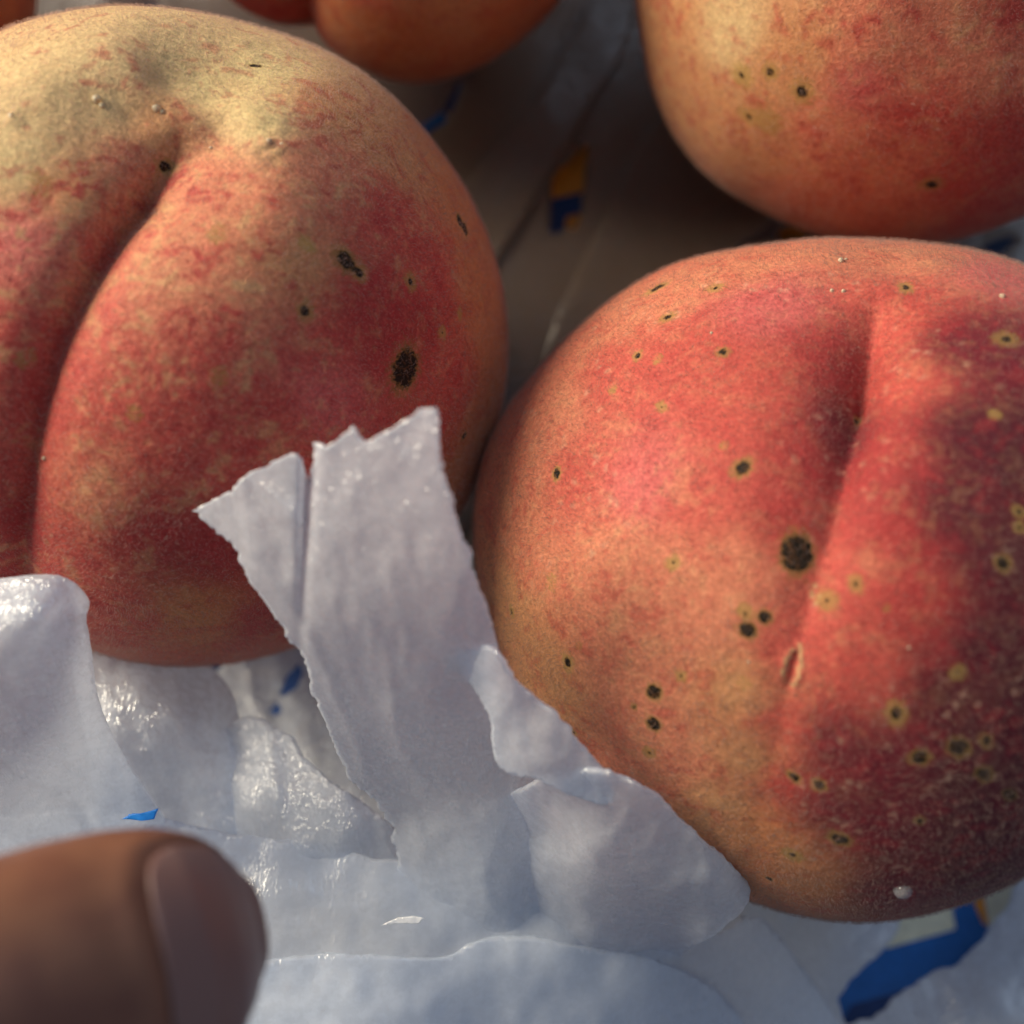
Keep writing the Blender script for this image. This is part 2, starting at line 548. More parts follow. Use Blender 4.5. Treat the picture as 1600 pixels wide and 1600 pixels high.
        for (x0, y0, x1, y1, wpx, depth) in scars:
            q0, q1 = self.hit(x0, y0), self.hit(x1, y1); k = np.linalg.norm(q0 + self.c - CAM) / FPX
            ax = q1 - q0; L = np.linalg.norm(ax); ax = ax / L
            d = P - q0; t = np.clip(d @ ax, 0, L); dd = np.linalg.norm(d - t[:, None] * ax, axis=1)
            taper = np.sin(np.pi * np.clip(t / L, 0.04, 0.96)) ** 0.7
            x = dd / (wpx * k * taper)
            P = P - nrm * (depth * np.exp(-x ** 2) - depth * 0.9 * np.exp(-((x - 1.9) / 0.6) ** 2))[:, None]
            scar = np.maximum(scar, np.exp(-((x - 1.7) / 0.5) ** 2))
        scar = smooth01(scar + 0.4 * n_st, .35, .8)[:, None]
        skin = skin * (1 - scar) + np.array([0.55, 0.34, 0.17]) * scar
        P = P + nrm * (0.05 * cork * np.maximum(0, noise3(P * 5, sd + 21, 3)))[:, None] + nrm * (0.007 * noise3(P * 9, sd + 22, 2))[:, None]
        base = np.array([self.c[0], self.c[1], self.c[2]])
        o = mesh_obj('peach', P + self.c, F, mat, origin=base)
        me = o.data
        ca = me.attributes.new('skin', 'FLOAT_COLOR', 'POINT')
        ca.data.foreach_set('color', np.c_[skin, np.ones(len(P))].ravel().astype(np.float32))
        va = me.attributes.new('marks', 'FLOAT_VECTOR', 'POINT')
        va.data.foreach_set('vector', np.c_[halo, core, hd].ravel().astype(np.float32))
        tag(o, label, 'peach', group)
        if hairs: self.fuzz(o, P, F, hairs)
        self.P = P; self.obj = o
        return o
    def fuzz(self, parent, P, F, n):
        A, B, C = P[F[:, 0]], P[F[:, 1]], P[F[:, 2]]
        cr = np.cross(B - A, C - A); ar = np.linalg.norm(cr, axis=1)
        cen = (A + B + C) / 3 + self.c
        nm = cr / ar[:, None]
        face = ((CAM - cen) * nm).sum(1) / np.linalg.norm(CAM - cen, axis=1)
        wgt = ar * np.where(face > -0.35, 1.0, 0.25)
        idx = rng.choice(len(F), n, p=wgt / wgt.sum())
        r1 = np.sqrt(rng.random(n)); r2 = rng.random(n)
        root = A[idx] * (1 - r1)[:, None] + B[idx] * (r1 * (1 - r2))[:, None] + C[idx] * (r1 * r2)[:, None]
        N = nm[idx]
        rv = rng.normal(size=(n, 3))
        flow = np.stack([noise3(root * 2.2 + 3, 11, 2), noise3(root * 2.2 + 31, 12, 2), noise3(root * 2.2 + 57, 13, 2)], 1) * 1.6
        tg = rv * 0.55 + flow
        tg -= N * (tg * N).sum(1)[:, None]
        tg2 = rng.normal(size=(n, 3)) * 0.6
        L = rng.uniform(0.02, 0.068, n)[:, None]
        p1 = root + (N * 0.75 + tg * 0.5) * L * 0.5
        p2 = p1 + (N * 0.35 + tg * 0.8 + tg2 * 0.5) * L * 0.5
        pts = np.stack([root - N * 0.004, p1, p2], 1) * S
        hc = bpy.data.hair_curves.new('fuzz')
        hc.add_curves([3] * n)
        hc.points.foreach_set('position', pts.astype(np.float32).ravel())
        ra = hc.attributes.get('radius') or hc.attributes.new('radius', 'FLOAT', 'POINT')
        rr = np.tile(np.array([0.0009, 0.0008, 0.0002]) * S, n) * np.repeat(rng.uniform(0.6, 1.3, n), 3)
        ra.data.foreach_set('value', rr.astype(np.float32))
        hc.materials.append(DARK_FUZZ if self.seed == 2.0 else FUZZ)
        f = bpy.data.objects.new('fuzz', hc); COL.objects.link(f)
        f.parent = parent; tag(f, kind='stuff')

#  skin colours (albedo); maroon and purple also hold some painted shade
YEL = (0.69, 0.50, 0.25); YG = (0.67, 0.52, 0.25); TAN = (0.58, 0.27, 0.12); SAL = (0.62, 0.21, 0.12)
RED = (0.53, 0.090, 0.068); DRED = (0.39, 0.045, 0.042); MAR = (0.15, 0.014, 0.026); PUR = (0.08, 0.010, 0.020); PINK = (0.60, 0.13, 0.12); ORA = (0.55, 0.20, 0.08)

left = Peach((306, 546), 4.05, 510, (292, 165), [(280, 225), (258, 268), (236, 302), (190, 370), (145, 440), (100, 530), (68, 630), (48, 760), (40, 900)],
             dict(dt=[0, 0.15, 0.3, 0.5, 0.8, 1.1, 1.5, 1.9, 2.4], dd=[0.0, 0.24, 0.56, 0.55, 0.42, 0.32, 0.22, 0.08, 0.0], wr=0.95, wl=0.45, lumps=[((0.0, 0.95, 0.25), -0.14, 0.12)],
                  c0=0.24, bd=[0.20, 0.34, 0.34, 0.22, 0.13, 0.09, 0.06, 0.03, 0.0], sh=[0.05, 0.09, 0.10, 0.07, 0.04, 0.03, 0.02, 0, 0], shr=1.0, shl=0.8,
                  w=0.26, back=0.30, bw=0.9, bump=0.05), 1.0)
right = Peach((1314, 897), 4.0, 532, (1372, 430), [(1368, 480), (1360, 550), (1350, 620), (1338, 672), (1320, 750), (1300, 830), (1262, 950), (1235, 1060), (1205, 1190), (1180, 1290)],
              dict(dt=[0, 0.12, 0.3, 0.42, 0.55, 0.75, 1.1, 1.5, 2.0], dd=[0.0, 0.14, 0.48, 0.64, 0.46, 0.26, 0.10, 0.03, 0.0], wr=0.95, wl=1.35, lumps=[((0.75, -0.66, -0.1), -0.48, 0.26), ((-0.9, -0.1, 0.1), 0.10, 0.2), ((-0.76, 0.58, 0.1), 0.26, 0.16)],
                   bd=[0.06, 0.12, 0.16, 0.15, 0.10, 0.06, 0.05, 0.04, 0.0], sh=[0.02, 0.06, 0.08, 0.08, 0.05, 0.02, 0.01, 0, 0], shr=0.7, shl=0.3,
                   w=0.22, back=0.05, bw=0.62, bump=0.05), 2.0, scale=(1.08, 1.0, 1.0))
upper = Peach((1434, -72), 4.1, 452, (1750, -60), [(1800, -130), (1900, -200)],
              dict(dt=[0, 0.3, 0.8, 2.0], dd=[0.1, 0.2, 0.1, 0], bd=[0.1, 0.2, 0.1, 0], bump=0.10), 3.0)
far = Peach((600, -256), 3.8, 366, (505, -150), [(490, -60), (480, 20), (485, 70)],
            dict(dt=[0, 0.3, 0.8, 1.4, 2.2], dd=[0.2, 0.5, 0.6, 0.4, 0], bd=[0.2, 0.3, 0.3, 0.25, 0], bump=0.05), 4.0)
corner = Peach((-345, -120), 3.8, 372, (-300, -200), [(-350, -100), (-380, 0)],
               dict(dt=[0, 0.3, 0.8, 2.0], dd=[0.1, 0.3, 0.2, 0], bd=[0.1, 0.2, 0.1, 0], bump=0.05), 5.0)

L_COL = [  # px, py, albedo, mottle
    (300, 60, *YEL, .35), (420, 110, *YG, .35), (330, 140, *YG, .3), (60, 110, *YEL, .6), (140, 90, *YEL, .6), (40, 210, *YEL, .5), (10, 260, *YG, .5),
    (170, 170, *YEL, .7), (240, 200, *TAN, .5), (400, 190, *YG, .4), (520, 160, *TAN, .6), (620, 240, *TAN, .4), (500, 260, *SAL, .8), (600, 330, *RED, .8),
    (330, 270, *SAL, .95), (200, 260, *SAL, .9), (100, 300, *TAN, 1.0), (40, 380, *PINK, .9), (110, 420, *SAL, 1.0), (430, 330, *SAL, .9), (260, 350, *SAL, .9),
    (300, 430, *SAL, 1.0), (380, 470, *SAL, .95), (460, 420, *TAN, .8), (250, 480, *SAL, .7), (560, 480, *DRED, .35), (600, 520, *DRED, .25), (640, 500, *DRED, .25), (500, 530, *RED, .5),
    (680, 420, *RED, .6), (720, 330, *ORA, .3), (740, 450, *ORA, .3), (770, 520, *ORA, .2), (780, 600, *ORA, .2), (700, 600, *RED, .4), (740, 700, *ORA, .3),
    (500, 620, *PINK, .6), (420, 640, *RED, .75), (340, 560, *RED, .9), (250, 600, *RED, .7), (180, 520, *RED, .6), (180, 650, *RED, .6), (300, 700, *RED, .7),
    (150, 760, *SAL, .6), (230, 830, *DRED, .45), (350, 850, *DRED, .4), (450, 700, *RED, .5), (120, 880, *RED, .5), (300, 960, *ORA, .35), (200, 960, *RED, .35), (420, 960, *DRED, .3),
    (30, 520, *RED, .8), (20, 650, *RED, .8), (20, 800, *DRED, .6), (70, 600, *RED, .2), (50, 750, *RED, .2), (150, 400, *RED, .3), (-60, 300, *TAN, .8), (-60, 600, *RED, .7), (-60, 850, *DRED, .6)]
R_COL = [  # right side and crease: dark blush plus shade painted into the colour
    (1300, 390, *SAL, .4), (1150, 420, *SAL, .5), (1000, 480, *SAL, .4), (1450, 400, *SAL, .4), (1560, 430, *PINK, .3), (1200, 480, *PINK, .4), (1080, 560, *RED, .35), (950, 600, *RED, .35),
    (1200, 590, *RED, .25), (1290, 560, *DRED, .2), (1310, 680, *MAR, .1), (1260, 700, *DRED, .2), (1150, 640, *RED, .3), (880, 640, *SAL, .5), (830, 720, *SAL, .5), (900, 740, *RED, .5),
    (1000, 760, *PINK, .6), (1100, 790, *RED, .5), (950, 860, *SAL, .7), (830, 860, *SAL, .6), (800, 950, *TAN, .6), (1050, 900, *SAL, .7), (1150, 880, *SAL, .5), (1210, 820, *DRED, .2),
    (1100, 980, *SAL, .6), (950, 1000, *SAL, .6), (860, 1060, *TAN, .5), (1000, 1080, *SAL, .6), (1150, 1080, *TAN, .5), (1170, 1180, *TAN, .5), (1060, 1180, *SAL, .5), (1120, 1260, *TAN, .4),
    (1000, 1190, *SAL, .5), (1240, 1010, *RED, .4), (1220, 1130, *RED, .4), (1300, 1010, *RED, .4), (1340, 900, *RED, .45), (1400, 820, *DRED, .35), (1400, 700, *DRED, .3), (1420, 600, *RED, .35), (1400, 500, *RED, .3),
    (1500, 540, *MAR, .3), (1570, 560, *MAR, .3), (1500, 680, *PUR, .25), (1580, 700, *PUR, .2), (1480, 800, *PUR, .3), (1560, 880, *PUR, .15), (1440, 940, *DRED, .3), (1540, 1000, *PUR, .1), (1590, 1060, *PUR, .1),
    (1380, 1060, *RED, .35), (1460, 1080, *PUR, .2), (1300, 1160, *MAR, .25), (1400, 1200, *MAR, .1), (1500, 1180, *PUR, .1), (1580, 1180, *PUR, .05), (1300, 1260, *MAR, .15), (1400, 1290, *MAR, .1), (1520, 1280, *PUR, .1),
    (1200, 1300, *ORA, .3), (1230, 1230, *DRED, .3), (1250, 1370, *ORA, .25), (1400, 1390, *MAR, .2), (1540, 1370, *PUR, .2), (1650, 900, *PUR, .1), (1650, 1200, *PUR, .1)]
U_COL = [(1020, 60, *TAN, .5), (1050, 20, *TAN, .5), (1150, 60, *YEL, .5), (1262, 72, *TAN, .5), (1200, 110, *TAN, .6), (1330, 60, *SAL, .8), (1500, 40, *SAL, .8), (1580, 20, *RED, .6),
         (1400, 110, *SAL, .7), (1350, 130, *PINK, .5), (1560, 110, *SAL, .6), (1100, 150, *TAN, .4), (1180, 230, *TAN, .4), (1300, 200, *SAL, .6), (1450, 190, *RED, .5), (1580, 200, *RED, .4), (1400, 260, *SAL, .6),
         (1520, 280, *RED, .4), (1260, 310, *SAL, .3), (1400, 330, *SAL, .4), (1560, 330, *RED, .3)]
F_COL = [(640, 60, *ORA, .3), (800, 30, *ORA, .2), (560, 40, *ORA, .4), (430, 20, *RED, .4), (330, 10, *RED, .4), (470, 40, *DRED, .2), (700, 10, *TAN, .4), (560, -40, *RED, .4)]

R_SPOTS = [(1245, 865, 19, 29, 1.57, 1.25), (1160, 732, 8, 16), (870, 740, 5, 10, 1.57, 1.5), (1052, 880, 3, 13), (1130, 551, 5, 12), (1043, 496, 4, 12), (1027, 450, 6, 14, 0.5, 1.7), (1118, 450, 3, 13),
           (1415, 450, 4, 12), (996, 556, 4, 9), (1027, 561, 0, 9), (957, 610, 1.5, 8), (1034, 636, 2, 9), (1130, 697, 0, 9), (1572, 530, 5, 17), (1555, 648, 1, 9), (1566, 880, 7, 13), (1592, 800, 3, 9), (1592, 825, 3, 8),
           (1337, 912, 3, 12), (1292, 938, 3, 17), (1385, 950, 0, 7), (1195, 964, 8, 13), (1168, 984, 9, 16), (1165, 957, 3, 13), (1022, 1081, 9, 15), (1022, 1130, 9, 15), (991, 1104, 3, 6), (1015, 1175, 3, 12),
           (1064, 1056, 2, 10), (887, 1035, 5, 13), (897, 1144, 2, 7), (1163, 1067, 0, 10), (1496, 1049, 3, 12), (1400, 1114, 6, 16), (1437, 1183, 8, 14), (1498, 1168, 10, 17), (1541, 1157, 5, 10), (1538, 1210, 8, 12),
           (1577, 1241, 7, 9), (1241, 1214, 5, 10), (1280, 1226, 6, 12), (1312, 1310, 8, 16), (1238, 1335, 4, 15), (1202, 1373, 4, 6), (1437, 1282, 4, 8), (905, 1010, 0, 7), (800, 955, 3, 9), (1337, 660, 4, 9), (862, 910, 0, 12)]
L_SPOTS = [(540, 408, 10, 17, -0.5, 1.3), (560, 426, 6, 12), (476, 486, 6, 13), (632, 575, 19, 26, 1.45, 1.35), (718, 345, 6, 9, 1.2, 1.4), (726, 358, 6, 9, 1.2, 1.4), (641, 440, 4, 11), (691, 520, 2, 9), (725, 681, 4, 6),
           (478, 382, 1.5, 10), (342, 590, 0, 13), (257, 260, 6, 11), (60, 290, 0, 15), (42, 560, 0, 12), (210, 645, 0, 10), (340, 365, 0, 14), (718, 490, 1, 7), (400, 103, 3, 4, 0.2, 3.0)]
U_SPOTS = [(1253, 143, 7, 16), (1204, 112, 5, 11), (1160, 118, 4, 15), (1170, 182, 4, 11), (1198, 190, 2, 20), (1455, 288, 6, 13)]

HAIRS = 150000
left.build('mottled yellow and red peach at left with deep crease and small black tip', 8, peach_material('peach_skin_mottled'), L_COL, L_SPOTS,
           scars=[(405, 240, 440, 225, 6, 0.02)], corks=[(150, 160, 26, 1), (250, 180, 28, .9), (20, 185, 18, .9), (400, 225, 70, .9), (330, 90, 90, .5), (45, 700, 40, .5)], hairs=HAIRS)
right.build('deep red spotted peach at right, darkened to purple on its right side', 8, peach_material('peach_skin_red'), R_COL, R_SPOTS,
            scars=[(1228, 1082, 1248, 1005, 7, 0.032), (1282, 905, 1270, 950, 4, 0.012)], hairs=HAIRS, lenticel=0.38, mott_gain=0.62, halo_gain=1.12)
upper.build('salmon pink peach in the upper right corner with pale yellow patch', 7, peach_material('peach_skin_salmon'), U_COL, U_SPOTS, hairs=110000)
far.build('shadowed orange brown peach at the top edge showing its crease', 7, peach_material('peach_skin_brown'), F_COL, hairs=70000)
corner.build('dim peach whose edge just shows in the upper left corner', 7, peach_material('peach_skin_dim'), [(5, 30, *ORA, .3), (-100, 30, *RED, .5), (-200, -100, *RED, .6)], hairs=30000)

# ------------------------------------------------------------------ foam liner under the peaches
PEACHES = [left, right, upper, far, corner]
def liner_height(V):
    z = 0.30 + 0.16 * fbm(V[:, 0] * 0.35, V[:, 1] * 0.35, 3, 3) + 0.05 * fbm(V[:, 0] * 1.3 + 3, V[:, 1] * 1.3, 8, 3)
    for p in PEACHES:
        r = np.hypot(V[:, 0] - p.c[0], V[:, 1] - p.c[1])
        floor = p.c[2] - p.R - 0.12
        z = z + (np.minimum(floor, 0.2) - z) * np.exp(-(r / 2.3) ** 4)
    return z

def liner():
    Z = 0.35
    holes_px = [
        [(645, 200), (662, 185), (690, 165), (712, 125), (722, 112), (718, 135), (703, 172), (690, 190), (660, 205)],
        [(858, 358), (861, 300), (864, 270), (882, 252), (906, 230), (921, 212), (918, 255), (911, 290), (906, 340), (896, 356), (884, 350), (872, 364)],
        [(1100, 394), (1118, 382), (1132, 372), (1140, 362), (1138, 378), (1124, 392)],
        [(1210, 362), (1225, 350), (1252, 346), (1275, 352), (1262, 368), (1232, 374)],
        [(1530, 390), (1545, 375), (1580, 365), (1590, 368), (1575, 385), (1560, 396)],
        [(250, 1010), (420, 1000), (560, 1030), (700, 1200), (700, 1300), (400, 1300), (260, 1150)],
        [(722, 862), (736, 830), (756, 790), (764, 880), (752, 940), (732, 900)],
        [(1270, 1560), (1330, 1440), (1400, 1340), (1500, 1290), (1660, 1280), (1660, 1500), (1520, 1600), (1400, 1660), (1290, 1660)],
        [(205, 8), (240, -10), (250, 5), (215, 14)],
    ]
    holes = []
    for i, h in enumerate(holes_px):
        h = densify(smooth_poly(h, 1), 6, 4.0, i + 3)
        holes.append(at_many(h, np.full(len(h), Z))[:, :2])
    X = 15.0
    outer = densify(np.array([(-X, -X), (X, -X), (X, X + 3), (-X, X + 3)], float), 0.4, 0.3, 5)
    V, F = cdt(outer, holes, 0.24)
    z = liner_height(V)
    o = mesh_obj('foam_liner', np.c_[V, z], F, foam_material('shade_tinted_liner_foam', 0.5, base=(0.37, 0.28, 0.215), clear=0.40, thru=0.5, relief=0.10, gloss=0.06))  # brown base paints the gap's shade onto white foam
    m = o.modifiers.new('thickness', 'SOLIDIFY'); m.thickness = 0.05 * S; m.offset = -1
    tag(o, 'thin white foam liner, tinted brown for the shade between the peaches, with torn slits lying under the peaches', 'foam sheet')
    for k_, poly in enumerate(([(690, 330), (760, 240), (830, 150), (900, 40), (960, -80), (1010, -60), (985, 60), (930, 160), (880, 235), (820, 330), (760, 430), (700, 420)],
                               [(960, 300), (1010, 200), (1060, 150), (1140, 240), (1240, 330), (1150, 380), (1060, 480), (980, 600), (860, 680), (840, 560), (900, 420)])):
        out = densify(smooth_poly(poly, 2), 7, 2.0, 60 + k_)
        w2 = at_many(out, np.full(len(out), 0.45))[:, :2]
        V, F = cdt(w2, [], 0.2)
        ed = fbm(V[:, 0] * 0.9, V[:, 1] * 0.9, 70 + k_, 3)
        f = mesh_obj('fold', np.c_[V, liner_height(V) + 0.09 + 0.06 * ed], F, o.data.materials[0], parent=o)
        m = f.modifiers.new('thickness', 'SOLIDIFY'); m.thickness = 0.03 * S; m.offset = 1
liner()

# ------------------------------------------------------------------ crumpled foam wrap in the foreground
wrap = bpy.data.objects.new('foam_wrap', None); COL.objects.link(wrap)
wrap.location = Vector(at(650, 1400, 2.0)) * S
wrap.empty_display_size = 0.01
tag(wrap, 'crumpled torn white foam wrap with upright strip in front of the two big peaches', 'foam wrap')

def patch(name, outline, ctrl, mat, step=9, jag=3.0, crumple=0.10, freq=1.0, seed=1, thick=0.055, smooth=1, holes=(), fold=None, ridge=0.0, hole_jag=1.5):
    out = densify(smooth_poly(outline, smooth) if smooth else outline, step * 0.7, jag, seed)
    out = out + rng.normal(size=out.shape) * jag * 0.10
    hs = [densify(h, step * 0.5, hole_jag, seed + 5) for h in holes]
    V, F = cdt(out, hs, step)
    F = F[:, ::-1]
    z = TPS(ctrl)(V)
    if fold: z = z + fold(V)
    W = at_many(V, z)
    z = z + crumple * fbm(W[:, 0] * 0.8 * freq + seed, W[:, 1] * 0.8 * freq, seed, 4) + 0.02 * fbm(W[:, 0] * 5 + seed, W[:, 1] * 2.2, seed + 7, 3)
    if ridge:
        q = W[:, :2] @ np.array([[0.9, -0.4], [0.4, 0.9]])
        wx = q[:, 0] * 1.5 + 0.5 * fbm(W[:, 0], W[:, 1], seed + 21, 2); wy = q[:, 1] * 0.8
        z = z + ridge * ((1 - np.abs(fbm(wx + seed, wy, seed + 30, 2)) * 2.2) ** 2 - 0.5) + ridge * 0.35 * ((1 - np.abs(fbm(wx * 2.6, wy * 2.2 + seed, seed + 33, 2)) * 2.2) ** 2 - 0.5)
    W = at_many(V, z)
    o = mesh_obj(name, W, F, mat, parent=wrap, origin=np.array(wrap.location) / S)
    m = o.modifiers.new('thickness', 'SOLIDIFY'); m.thickness = thick * S; m.offset = -1
    return o

FOAM = foam_material('wrap_foam', 0.25, clear=0.22, thru=0.64, relief=0.42, gloss=0.15)
SMOOTH_FOAM = foam_material('smooth_wrap_foam', 1.2, clear=0.18, thru=0.64, relief=0.12)

# upright strip leaning on the left peach, torn along its top
patch('strip', [(303, 795), (330, 778), (362, 768), (392, 742), (420, 728), (447, 713), (470, 722), (484, 758), (487, 692), (502, 704), (524, 694), (545, 672), (562, 688), (590, 676), (618, 668), (650, 652), (680, 640),
                (688, 700), (702, 772), (725, 845), (752, 935), (782, 1010), (815, 1110), (850, 1210), (900, 1330), (900, 1480), (640, 1480), (622, 1380), (612, 1290), (578, 1248), (542, 1212), (516, 1150), (492, 1085), (462, 1015), (438, 972), (405, 925), (378, 885), (350, 838)],
      [(310, 795, 7.15), (480, 740, 7.75), (680, 650, 8.2), (440, 970, 6.9), (600, 900, 7.5), (740, 900, 7.65), (520, 1150, 5.8), (660, 1120, 6.4), (800, 1080, 6.55), (620, 1290, 4.8), (760, 1290, 5.2), (880, 1330, 4.7), (640, 1400, 4.35), (780, 1400, 4.6), (900, 1420, 4.1), (640, 1480, 4.0), (780, 1480, 4.15)],
      FOAM, step=7, jag=11, crumple=0.06, ridge=0.05, seed=2, smooth=0, thick=0.04,
      fold=lambda V: -0.15 * np.exp(-((V[:, 0] - (482 - (V[:, 1] - 750) * 0.05)) / 9.0) ** 2) * np.clip((1050 - V[:, 1]) / 300, 0, 1))
# curled lip beside the right peach
patch('curled_lip', [(708, 1012), (722, 1004), (748, 1008), (772, 1020), (796, 1052), (832, 1090), (880, 1130), (905, 1165), (960, 1215), (960, 1260), (900, 1250), (850, 1225), (820, 1212), (796, 1210), (775, 1196), (766, 1160), (768, 1120), (748, 1085), (722, 1050)],
      [(715, 1012, 6.9), (770, 1030, 7.05), (750, 1080, 6.75), (830, 1100, 6.9), (775, 1180, 6.5), (850, 1180, 6.75), (900, 1165, 6.7), (960, 1230, 6.4)],
      FOAM, step=7, jag=5, crumple=0.10, ridge=0.06, freq=1.6, seed=4)
# the ragged flap lying against the right peach
patch('flap', [(818, 1232), (850, 1216), (900, 1200), (960, 1212), (1000, 1232), (1032, 1246), (1052, 1276), (1085, 1308), (1120, 1335), (1165, 1374), (1172, 1402), (1160, 1430), (1125, 1452), (1095, 1475), (1060, 1500), (900, 1500), (760, 1480), (700, 1400), (700, 1300), (760, 1250)],
      [(820, 1235, 5.9), (940, 1225, 6.6), (1030, 1255, 6.35), (1165, 1385, 5.4), (1100, 1465, 4.9), (930, 1330, 5.85), (1020, 1370, 5.6), (960, 1490, 3.9), (1060, 1500, 3.4), (760, 1260, 4.7), (720, 1350, 4.3), (860, 1300, 5.35), (880, 1420, 4.55), (760, 1470, 3.9), (1050, 1300, 6.15)],
      FOAM, step=7, jag=6, crumple=0.16, ridge=0.09, freq=1.3, seed=6)
# folded piece standing at the left edge of the frame
patch('folded_edge', [(-260, 930), (-120, 915), (0, 905), (40, 899), (82, 896), (112, 905), (134, 928), (140, 944), (133, 966), (140, 1000), (152, 1090), (188, 1180), (250, 1270), (330, 1400), (330, 1500), (-260, 1500)],
      [(-200, 920, 6.5), (0, 905, 6.75), (100, 902, 6.7), (135, 940, 6.5), (60, 960, 7.0), (0, 970, 7.0), (150, 1090, 5.6), (60, 1100, 6.3), (-200, 1100, 6.2), (60, 1250, 5.1), (230, 1260, 4.5), (320, 1400, 3.9), (0, 1450, 4.4), (-250, 1480, 4.6)],
      FOAM, step=9, jag=2.5, crumple=0.08, ridge=0.05, seed=8)
# pieces tucked under the left peach
patch('tucked_piece', [(100, 960), (200, 985), (300, 1010), (338, 1046), (362, 1082), (372, 1112), (380, 1180), (460, 1300), (460, 1420), (180, 1420), (130, 1150)],
      [(120, 980, 3.9), (300, 1015, 3.2), (365, 1095, 3.3), (200, 1060, 4.3), (280, 1090, 4.1), (250, 1200, 4.4), (360, 1200, 3.9), (450, 1320, 3.7), (200, 1400, 3.8)],
      FOAM, step=9, jag=4, crumple=0.18, ridge=0.08, freq=1.3, seed=9)
patch('torn_piece', [(330, 1160), (372, 1116), (402, 1114), (438, 1140), (478, 1186), (515, 1226), (560, 1246), (600, 1278), (650, 1330), (700, 1420), (380, 1420), (330, 1300)],
      [(340, 1170, 3.6), (400, 1120, 3.8), (480, 1190, 4.3), (560, 1250, 4.4), (440, 1230, 4.4), (520, 1320, 4.5), (640, 1330, 4.2), (400, 1380, 3.9), (680, 1410, 4.0)],
      FOAM, step=9, jag=6, crumple=0.18, ridge=0.085, freq=1.4, seed=11)
# broad overlapping layers rolling down toward the viewer
LAYER = [(-200, 1300, 4.0), (100, 1275, 4.2), (330, 1310, 4.4), (520, 1325, 4.4), (700, 1335, 4.4), (900, 1400, 4.2), (1100, 1475, 3.4), (1180, 1430, 2.6), (1250, 1510, 2.0), (1320, 1640, 1.6), (300, 1500, 4.7), (600, 1500, 4.6), (900, 1600, 3.9), (1100, 1700, 2.8), (100, 1800, 4.6), (700, 1850, 4.2), (1300, 1850, 1.6)]
patch('layer', [(-260, 1290), (60, 1268), (200, 1262), (330, 1300), (430, 1312), (520, 1320), (610, 1350), (700, 1330), (800, 1340), (960, 1400), (1060, 1440), (1110, 1470), (1180, 1424), (1215, 1455), (1252, 1508), (1290, 1560), (1330, 1640), (1330, 1900), (-260, 1900)],
      LAYER, SMOOTH_FOAM, step=11, jag=4, crumple=0.20, freq=0.8, seed=13)
patch('layer', [(-260, 1500), (200, 1520), (400, 1506), (480, 1492), (560, 1488), (650, 1500), (700, 1496), (742, 1470), (820, 1462), (900, 1480), (1000, 1490), (1080, 1520), (1140, 1560), (1180, 1640), (1200, 1900), (-260, 1900)],
      [(x, y, z + 0.07) for x, y, z in LAYER], SMOOTH_FOAM, step=11, jag=4, crumple=0.20, freq=0.8, seed=13)

# thin sheet reaching under the right peach, torn open over the print, and the one in the hollow below the left peach
patch('torn_sheet', [(1080, 1380), (1250, 1300), (1700, 1250), (1960, 1250), (1960, 1900), (1150, 1900), (1090, 1600)],
      [(1080, 1400, 1.2), (1250, 1320, 0.3), (1700, 1260, 0.2), (1950, 1300, 0.6), (1300, 1450, 0.75), (1420, 1420, 0.5), (1320, 1560, 0.95), (1500, 1520, 1.1), (1600, 1450, 1.0), (1600, 1600, 1.6), (1200, 1600, 1.2), (1300, 1850, 1.3), (1900, 1850, 1.8)],
      SMOOTH_FOAM, step=9, jag=3, crumple=0.10, seed=23, holes=[[(1310, 1562), (1330, 1528), (1358, 1500), (1388, 1478), (1408, 1440), (1425, 1380), (1500, 1330), (1580, 1320), (1592, 1360), (1578, 1400), (1562, 1428), (1545, 1450), (1535, 1475), (1500, 1502), (1450, 1522), (1412, 1544), (1385, 1575), (1360, 1594), (1325, 1598)]], hole_jag=9)
patch('hollow_sheet', [(200, 980), (420, 960), (620, 960), (760, 1100), (760, 1360), (380, 1360), (220, 1180)],
      [(220, 1000, 1.3), (420, 970, 0.9), (620, 970, 0.9), (450, 1080, 1.1), (520, 1180, 1.6), (740, 1130, 1.2), (740, 1340, 2.4), (400, 1340, 2.4), (300, 1150, 1.7)],
      FOAM, step=9, jag=2, crumple=0.14, ridge=0.10, seed=27,
      holes=[[(322, 1042), (345, 1030), (352, 1038), (332, 1052)], [(434, 1084), (448, 1056), (468, 1034), (474, 1052), (464, 1074), (444, 1088)], [(420, 1112), (432, 1096), (442, 1110), (430, 1118)]], hole_jag=2)

# added slivers: light through a tear, and print seen through a hole
def added_sliver(name, poly, z, mat, label, cat):
    out = densify(poly, 3, 1.0, 3)
    V, F = cdt(out, [], 4); F = F[:, ::-1]
    zz = z + 0.03 * fbm(V[:, 0] * .05, V[:, 1] * .05, 5, 2)
    c = at(*np.mean(poly, 0), z)
    o = mesh_obj(name, at_many(V, zz), F, mat, origin=c)
    m = o.modifiers.new('thickness', 'SOLIDIFY'); m.thickness = 0.03 * S
    tag(o, label, cat)
added_sliver('print_sliver', [(190, 1280), (205, 1272), (222, 1270), (246, 1264), (240, 1280), (222, 1282)], 5.25, print_material('bright_blue_sliver', (0.02, 0.30, 0.95)), 'tiny bright blue sliver added for print seen through the foam just above the thumb', 'added_sliver')
added_sliver('tear_light_sliver', [(596, 1446), (622, 1434), (645, 1431), (663, 1434), (655, 1443), (630, 1443)], 5.25, foam_material('tear_light_foam', 0, base=(.95, .96, .98)), 'small white sliver added for light through a tear in the wrap right of the thumb', 'added_sliver')

